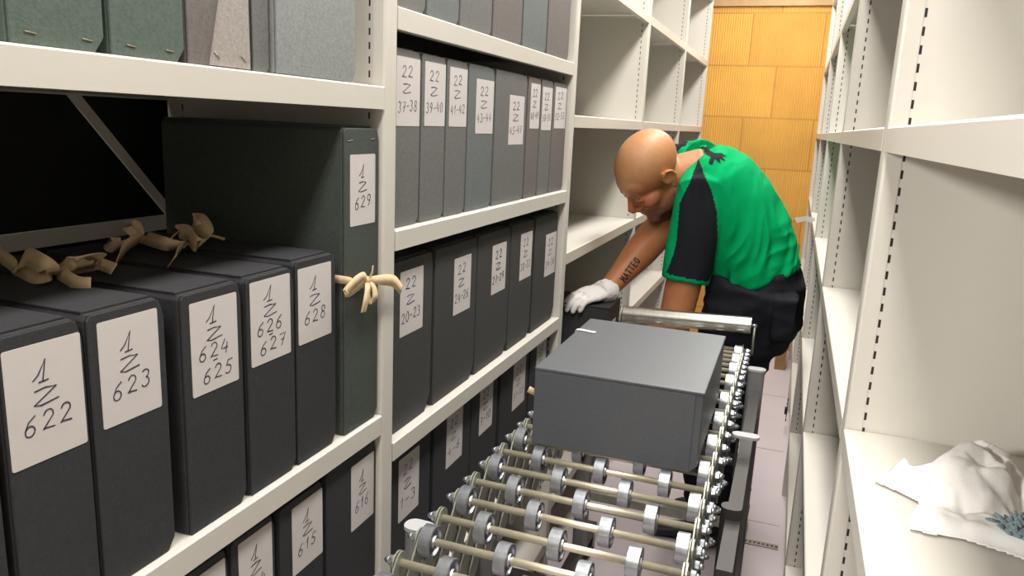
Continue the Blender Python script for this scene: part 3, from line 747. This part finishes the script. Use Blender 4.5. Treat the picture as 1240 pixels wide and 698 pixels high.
# arms: near (left) and far (right)
nS, nE, nW = PP(853,234,2.27), PP(816,394,2.22), PP(762,446,2.21)
body.tube([nS, nS.lerp(nE,.35), nS.lerp(nE,.7), nE, nE.lerp(nW,.25), nE.lerp(nW,.7), nW], [.062,.056,.054,.050,.050,.038,.028], 22)
fS, fE, fW = PP(822,203,2.53), PP(801,276,2.44), PP(735,352,2.25)
body.tube([fS, fS.lerp(fE,.5), fE+Vector((.004,0,.01)), fE.lerp(fW,.14), fE.lerp(fW,.4), fE.lerp(fW,.72), fW, fW.lerp(PP(724,352,2.22),.8)], [.062,.060,.056,.056,.053,.040,.031,.030], 24)
def hand(mb, W, dirv, up, scale, k, spread=.16):
    """palm and five bent fingers; W wrist, dirv towards the finger tips, up = back of hand"""
    d = dirv.normalized(); u = (up - d*up.dot(d)).normalized(); l = d.cross(u)*k       # thumb side = +l
    s = scale
    mb.tube([W-d*.012, W+d*.02*s, W+d*.055*s, W+d*.088*s], [(.028,.020),(.037*s,.019),(.042*s,.017),(.039*s,.013)], 18, up=u)
    for i, (off, ln, r) in enumerate(((.030,.070,.0092),(.010,.078,.0096),(-.011,.073,.0092),(-.030,.058,.0082))):
        b = W + d*.080*s + l*off*s
        dd = (d + l*off*spread*20*.1).normalized()
        p1 = b + dd*ln*.42*s - u*.002; p2 = p1 + (dd*.8-u*.55).normalized()*ln*.34*s; p3 = p2 + (dd*.45-u*.9).normalized()*ln*.26*s
        mb.tube([b, p1, p2, p3], [r*1.08, r, r*.93, r*.8], 12); mb.ell(p3, (r*.82,)*3, None, 10, 8)
    b = W + d*.022*s + l*.026*s
    p1 = b + (d*.7+l*.75-u*.25).normalized()*.036*s; p2 = p1 + (d*1-u*.35+l*.12).normalized()*.032*s; p3 = p2 + (d*1-u*.3-l*.05).normalized()*.022*s
    mb.tube([b,p1,p2,p3], [.015*s,.0122,.0115,.0098], 12); mb.ell(p3, (.0098,)*3, None, 10, 8)
HDIR = PP(690,364,2.13) - fW
HUP = Vector((.10,-.10,1))
NDIR = Vector((-.7,.1,-.5)); NUP = Vector((-.2,0,1))
hand(body, fW + HDIR.normalized()*.008, HDIR, HUP, .9, 1)
hand(body, nW, NDIR, NUP, .9, -1)
bme = remesh(body, .0042, 3, 'body')
# skin tint by place on the body: redder face and hands, stubble on jaw, darker brows
def skinmat():
    m, N, L, b = newmat('tanned_skin')
    b.inputs['Roughness'].default_value = .5; b.inputs['Subsurface Weight'].default_value = .08
    b.inputs['Subsurface Radius'].default_value = (.02,.008,.004)
    at_ = N.new('ShaderNodeVertexColor'); at_.layer_name = 'tint'
    nz = N.new('ShaderNodeTexNoise'); nz.inputs['Scale'].default_value = 45; nz.inputs['Detail'].default_value = 6
    mr = N.new('ShaderNodeMapRange'); mr.inputs['To Min'].default_value = .85; mr.inputs['To Max'].default_value = 1.12; L.new(nz.outputs['Fac'], mr.inputs['Value'])
    s = N.new('ShaderNodeVectorMath'); s.operation = 'SCALE'; L.new(at_.outputs['Color'], s.inputs[0]); L.new(mr.outputs[0], s.inputs['Scale'])
    L.new(s.outputs['Vector'], b.inputs['Base Color'])
    n2 = N.new('ShaderNodeTexNoise'); n2.inputs['Scale'].default_value = 300
    bp = N.new('ShaderNodeBump'); bp.inputs['Strength'].default_value = .15; bp.inputs['Distance'].default_value = .001
    L.new(n2.outputs['Fac'], bp.inputs['Height']); L.new(bp.outputs['Normal'], b.inputs['Normal'])
    return m
M['skin'] = skinmat()
bo = put(bme, 'body', [M['skin']], man)
ca = bme.color_attributes.new('tint', 'FLOAT_COLOR', 'POINT')
HRi = HR.transposed()
def sst(a, b, x):
    t = max(0, min(1, (x-a)/(b-a))); return t*t*(3-2*t)
for i, v in enumerate(bme.vertices):
    c = Vector((.47,.18,.075)); q = (HRi @ (v.co - HC))/HS
    if q.length < .17:
        c = c.lerp(Vector((.50,.25,.115)), sst(.02,.08,q.z)*sst(.16,.12,q.length))            # pale crown
        face = sst(.02,.06,q.x)*sst(.06,.03,q.z)
        c = c.lerp(Vector((.44,.14,.068)), face*.8)
        jaw = sst(-.035,-.062,q.z)*sst(-.02,.01,q.x)*(1-sst(.10,.11,q.x)*0)
        c = c.lerp(Vector((.13,.07,.05)), jaw*.8*(.75+.5*noise.noise(v.co*160)))
        if q.x > .083 and -.058 > q.z > -.074 and abs(q.y) < .022: c = Vector((.42,.14,.09))
        if abs(q.z-.0255) < .0042 and .006 < abs(abs(q.y)-.004) < .045 and q.x > .07: c = c*.45
        if abs(q.z-.001) < .0022 and .016 < abs(q.y) < .044 and q.x > .07: c = c*.35
    ca.data[i].color = (*c, 1)
# t-shirt
tb_ = MB(); ringtube(tb_, spine_pts()[1:], 0)
nH = PP(829,340,2.24)
tb_.tube([PP(858,222,2.36), nS, nS.lerp(nH,.5), nH], [.088,.083,.076,.073], 26)
fH = fS.lerp(fE,.55)
tb_.tube([PP(850,200,2.46), PP(826,196,2.54), fH], [.085,.084,.074], 24)
# collar band
cc = PP(843,205,2.375); ax_ = (PP(864,228,2.41)-hd(-.04,0,-.06)).normalized()
e1 = ax_.cross(SH).normalized(); e2 = ax_.cross(e1)
ring = [cc + e1*math.cos(2*math.pi*k/28)*.072 + e2*math.sin(2*math.pi*k/28)*.074 for k in range(29)]
tb_.tube(ring, .0085, 10)
tme = remesh(tb_, .0045, 7, 't_shirt')
def inpoly(x, y, P):
    c = False; n = len(P)
    for i in range(n):
        x1,y1 = P[i]; x2,y2 = P[(i+1)%n]
        if (y1 > y) != (y2 > y) and x < (x2-x1)*(y-y1)/(y2-y1)+x1: c = not c
    return c
def px_of(v):
    c = R.transposed() @ v; return 620+FPX*c.x/c.z, 349+FPX*c.y/c.z
hemA = PP(836,345,2.42); 
def frand(v, sx, sy, sz, seed): return noise.noise(Vector((v.x*sx+seed, v.y*sy, v.z*sz)))
# folds: long soft ridges running from the shoulder to the hip plus finer creases at the waist
ax1 = (PP(915,337,2.42)-PP(848,198,2.40)).normalized(); 
dir_f = (PP(930,320,2.3)-PP(868,300,2.3)).normalized()
nrm = [v.normal.copy() for v in tme.vertices]
armd = (nH-nS).normalized()
for i, v in enumerate(tme.vertices):
    p = v.co; t_ = (p-PP(848,198,2.40)).dot(ax1)
    amp = .0055 + .008*sst(.10,.34,t_)
    a1 = (p-nS).cross(armd).length
    u1 = p.dot(ax1); u2 = p.dot(ax1.cross(SH)); 
    q = Vector((u1*6, u2*19+u1*13+noise.noise(p*6)*1.2, p.y*9))
    f = 1-abs(noise.noise(q))*2.2
    q2 = Vector((u1*22, u2*9, p.y*7))
    f2 = (1-abs(noise.noise(q2+Vector((5,2,1))))*2.2)*sst(.24,.36,t_)
    arm = sst(.12,.09,a1)*sst(-.02,.05,(p-nS).dot(armd))
    q3 = Vector((p.x*22,p.y*14,p.z*6+3)); f3 = noise.noise(q3)
    v.co = p + nrm[i]*(amp*(f-.4)*.9*(1-arm) + .006*(f2-.4)*(1-arm) + .006*f3*arm)
M['green'] = mat('green_jersey', (.0,.32,.105), .9, var=.06, scale=40, sheen=0, spec=.08, bump=.15, bscale=900)
M['blackj'] = mat('black_jersey', (.010,.011,.015), .9, var=.1, scale=40, sheen=.0, spec=.2, bump=.15, bscale=900)
so = put(tme, 't_shirt', [M['green'], M['blackj']], man)
panel = [(846,192),(853,212),(862,232),(868,256),(869,290),(864,325),(856,348),(800,345),(812,318),(819,295),(821,270),(823,246),(835,222)]
panX = [(PP(a,b,2.18).x, PP(a,b,2.18).z) for a,b in panel]
farp = [(790,150),(826,150),(833,172),(822,190),(790,190)]
farX = [(PP(a,b,2.5).x, PP(a,b,2.5).z) for a,b in farp]
arm_len = (nH-nS).length
for p in tme.polygons:
    c = p.center
    al = (c-nS).dot(armd)
    if c.y < 2.42*S and inpoly(c.x, c.z, [(x_*c.y/(2.18*S), z_*c.y/(2.18*S)) for x_, z_ in panX]) and p.normal.y < .35 and al < arm_len-.014: p.material_index = 1
    elif c.y > 2.44*S and inpoly(c.x, c.z, [(x_*c.y/(2.5*S), z_*c.y/(2.5*S)) for x_, z_ in farX]): p.material_index = 1
# printed emblem on the back and tattoo, draped on the surfaces
def drape(me, polys, name, m, parent, off, sub=.0016):
    bvh = BVHTree.FromPolygons([v.co for v in me.vertices], [tuple(p.vertices) for p in me.polygons])
    mb = MB()
    for P in polys:
        xs_ = [p[0] for p in P]; ys_ = [p[1] for p in P]; st_ = .8
        nx = int((max(xs_)-min(xs_))/st_)+1; ny = int((max(ys_)-min(ys_))/st_)+1; idx = {}
        vs = []; fs = []
        def vid(i, j):
            if (i,j) in idx: return idx[(i,j)]
            d_ = (R @ Vector((min(xs_)+i*st_-620, min(ys_)+j*st_-349, FPX))).normalized()
            h = bvh.ray_cast(Vector((0,0,0)), d_)
            if h[0] is None: idx[(i,j)] = None; return None
            n_ = h[1] if h[1].dot(d_) < 0 else -h[1]
            vs.append(h[0] + n_*off); idx[(i,j)] = len(vs)-1; return idx[(i,j)]
        for i in range(nx):
            for j in range(ny):
                if inpoly(min(xs_)+(i+.5)*st_, min(ys_)+(j+.5)*st_, P):
                    q = [vid(i,j),vid(i+1,j),vid(i+1,j+1),vid(i,j+1)]
                    if None not in q: fs.append(tuple(q))
        if fs: mb.add(vs, fs, True)
    # give it the thickness of ink
    n = len(mb.v); 
    return mb.build(name, m, parent)
drape(tme, [[(853,179),(857,177),(860,183),(866,186),(874,186),(880,190),(874,190),(879,196),(871,192),(873,199),(866,193),(862,200),(858,198),(861,190),(855,187)]],
      'printed_emblem', M['blackj'], so, .0012)
# tattoo lettering along the far forearm
G_ = Vector((755.5,341.0)); Ut = Vector((19,-27)).normalized(); Vt = Vector((-27,-19)).normalized()
tp = []
for k, ch in enumerate('MATTEO'):
    for stq in G[ch]:
        for a, b in zip(stq[:-1], stq[1:]):
            pa = G_ + Ut*(k*5.5+a[0]*4.6) + Vt*(a[1]*8-2); pb_ = G_ + Ut*(k*5.5+b[0]*4.6) + Vt*(b[1]*8-2)
            dd = (pb_-pa); 
            if dd.length < .01: continue
            nn = Vector((-dd.y,dd.x)).normalized()*.85; ee = dd.normalized()*.4
            tp.append([tuple(pa-nn-ee),tuple(pb_-nn+ee),tuple(pb_+nn+ee),tuple(pa+nn-ee)])
M['tattoo'] = mat('tattoo_ink', (.045,.03,.035), .5)
drape(bme, tp, 'tattoo', M['tattoo'], bo, .0006)
# trousers
pb2 = MB()
pb2.tube([PP(917,322,2.42), PP(916,345,2.42), PP(913,385,2.42), PP(905,412,2.42)], [(.128,.175),(.146,.19),(.146,.195),(.118,.18)], 36, up=SH)
for yy, dx in ((yN,0),(yF,.06)):
    L0 = leg_pts(yy,dx); pb2.tube([L0[0]+Vector((.01,0,.04))]+L0[:1]+L0[1:], [(.125,.105),(.135,.112),(.112,.100),(.088,.088),(.082,.084),(.080,.082)], 30, up=SH)
pb2.box(PP(958,385,2.2)+Vector((-.05,0,-.075)), PP(958,385,2.2)+Vector((.012,.11,.05)))         # cargo pocket
pme = remesh(pb2, .007, 5, 'trousers')
nr = [v.normal.copy() for v in pme.vertices]
for i, v in enumerate(pme.vertices):
    p = v.co; v.co = p + nr[i]*(.008*(.5-abs(noise.noise(Vector((p.x*8,p.y*8,p.z*20))))*1.6) + .003*noise.noise(p*28))
put(pme, 'trousers', [M['pants']], man)
for yy, dx in ((yN,0),(yF,.06)):
    a = leg_pts(yy,dx)[-1]
    sh = MB(); sh.tube([a+Vector((.06,0,-.035)), a+Vector((.0,0,-.028)), a+Vector((-.08,0,-.04)), a+Vector((-.17,0,-.050)), a+Vector((-.20,0,-.055))], [(.03,.034),(.040,.042),(.036,.028),(.044,.020),(.028,.013)], 20, up=(0,0,1))
    sh.tube([a+Vector((0,0,-.03)), a+Vector((0,0,.03))], .050, 20)
    shm = remesh(sh, .006, 3, 'shoe'); put(shm, 'shoe', [M['shoe']], man)
for W_, D_, U2, k in ((fW, HDIR, HUP, 1), (nW, NDIR, NUP, -1)):
    gl = MB(); d = D_.normalized()
    hand(gl, W_ + d*.008*(k > 0), D_, U2, 1.0, k)
    gl.tube([W_-d*.018, W_+d*.012, W_+d*.03], [(.038,.038),(.040,.035),(.041,.029)], 20)
    gm = remesh(gl, .0035, 2, 'work_glove')
    nr = [v.normal.copy() for v in gm.vertices]
    for i, v in enumerate(gm.vertices): v.co = v.co + nr[i]*(.0016 + .0016*noise.noise(v.co*90))
    put(gm, 'work_glove', [M['glove']], man)

# ------------------------------------------------------------------ small things
# crumpled tissue on the near right shelf
random.seed(11)
dirs = [(random.uniform(0,math.pi), random.uniform(18,60), random.uniform(0,6)) for _ in range(9)]
def tissue():
    mb = MB(); n = 110
    C0 = Vector((.232,.850,-.3495))
    idx = {}; vs = []; fs = []
    out = [(0.113,0.826),(0.135,0.866),(0.146,0.885),(0.155,0.858),(0.165,0.867),(0.187,0.918),(0.214,0.948),(0.246,0.945),(0.256,0.917),(0.267,0.907),(0.314,0.912),(.345,.90),(.345,.71),(0.256,0.700),(0.222,0.715),(0.2,0.724),(0.175,0.732),(0.151,0.729),(0.137,0.731),(0.137,0.752),(0.145,0.773),(0.151,0.793),(0.133,0.811)]
    rg = random.Random(3); lat = {}
    def L_at(i, j, sd):
        if (i,j,sd) not in lat:
            q = random.Random(i*7919+j*104729+sd*31); lat[(i,j,sd)] = (q.uniform(-.38,.38), q.uniform(-.38,.38), q.uniform(-1,1))
        return lat[(i,j,sd)]
    def facet(x, y, cell, sd):
        """linear interpolation over a jittered triangle lattice: flat facets with sharp creases"""
        u = x/cell + .9*noise.noise(Vector((x/cell*.35, y/cell*.35, sd))); v = y/cell + .9*noise.noise(Vector((x/cell*.35, y/cell*.35, sd+9)))
        i, j = math.floor(u), math.floor(v); a, b = u-i, v-j
        h = lambda p, q_: L_at(p, q_, sd)[2]
        if (i+j) % 2:
            if a+b < 1: return h(i,j)*(1-a-b)+h(i+1,j)*a+h(i,j+1)*b
            return h(i+1,j+1)*(a+b-1)+h(i,j+1)*(1-a)+h(i+1,j)*(1-b)
        if a > b: return h(i,j)*(1-a)+h(i+1,j)*(a-b)+h(i+1,j+1)*b
        return h(i,j)*(1-b)+h(i,j+1)*(b-a)+h(i+1,j+1)*a
    def hgt(x, y):
        e = 1e9; n_ = len(out)
        for i in range(n_):
            a = Vector(out[i]); b = Vector(out[(i+1)%n_]); p = Vector((x,y)); t = max(0,min(1,(p-a).dot(b-a)/(b-a).length_squared))
            e = min(e, (a.lerp(b,t)-p).length)
        dome = sst(0,.05,e)
        dx, dy = x-.196, y-.862
        pk = max(0, 1-math.sqrt((dx/.060)**2+(dy/.085)**2))
        pk2 = max(0, 1-math.hypot((x-.143)/.016,(y-.866)/.03))
        fa = facet(x,y,.034,1)*.012 + facet(x,y,.017,2)*.009 + facet(x,y,.009,4)*.003
        return .0022 + sst(0,.02,e)*.006 + dome*(.006+fa+.0) + (.036*pk**.8)*sst(0,.03,e) + .012*pk2*sst(0,.006,e)
    st_ = .0024
    for i in range(int(.24/st_)+2):
        for j in range(int(.28/st_)+2):
            x = .112+i*st_; y = .695+j*st_
            if inpoly(x+st_/2, y+st_/2, out):
                q = []
                for (a, b) in ((i,j),(i+1,j),(i+1,j+1),(i,j+1)):
                    if (a,b) not in idx:
                        X_ = .112+a*st_; Y_ = .695+b*st_; h = hgt(X_, Y_)
                        sx = .006*noise.noise(Vector((X_*30,Y_*30,1)))*min(1,h*60); sy = .008*noise.noise(Vector((X_*30,Y_*30,5)))*min(1,h*60)
                        vs.append(Vector((X_+sx, Y_+sy, -.3495+h))); idx[(a,b)] = len(vs)-1
                    q.append(idx[(a,b)])
                fs.append(tuple(q))
    mb.add(vs, fs, True)
    return mb
to = tissue().build('crumpled_tissue', M['tissue'])
tag(to, 'crumpled white tissue paper lying on the near right shelf', 'tissue paper')
sd = to.modifiers.new('thick', 'SOLIDIFY'); sd.thickness = .0006; sd.offset = 1
# blue-grey chenille cloth at the frame edge
ch = MB(); rnd = random.Random(5)
for i in range(110):
    a = rnd.uniform(0,6.28); rr_ = abs(rnd.gauss(0,.6)); 
    b = Vector((.222+min(rr_,1.3)*.016*math.cos(a), .735+min(rr_,1.3)*.014*math.sin(a), -.327+rnd.uniform(-.004,.004)))
    d = Vector((math.cos(a)*(.5+rr_), math.sin(a)*(.5+rr_), rnd.uniform(.2,.9))).normalized(); ln = rnd.uniform(.006,.010)
    ch.tube([b, b+d*ln*.5, b+d*ln], [.0014,.0018,.0012], 8)
ch.ell((.222,.735,-.329),(.018,.016,.006))
tag(ch.build('chenille_cloth', M['chenille']), 'blue-grey chenille cleaning mitt lying on the white tissue', 'cleaning mitt')
# white paper slip jutting from the far right shelf
P = PP(976,266,3.3)
mb = MB().add([P+Vector(v) for v in ((-.045,0,.004),(-.035,0,-.018),(0,.002,-.006),(.0,.002,.014),(.035,-.002,-.016),(.035,-.002,.010))], [(0,1,2,3),(3,2,4,5)])
tag(mb.build('paper_slip', M['label']), 'white folded paper slip jutting from the far right shelf', 'paper')
o = bpy.data.objects['paper_slip']; sd = o.modifiers.new('thick', 'SOLIDIFY'); sd.thickness = .001
# timber plank and carton standing at the far wall
tag(MB().box((.015,4.6,-H),(.075,4.68,-.60)).build('timber_post', M['wood']), 'brown timber post standing near the far end of the right rack', 'post')
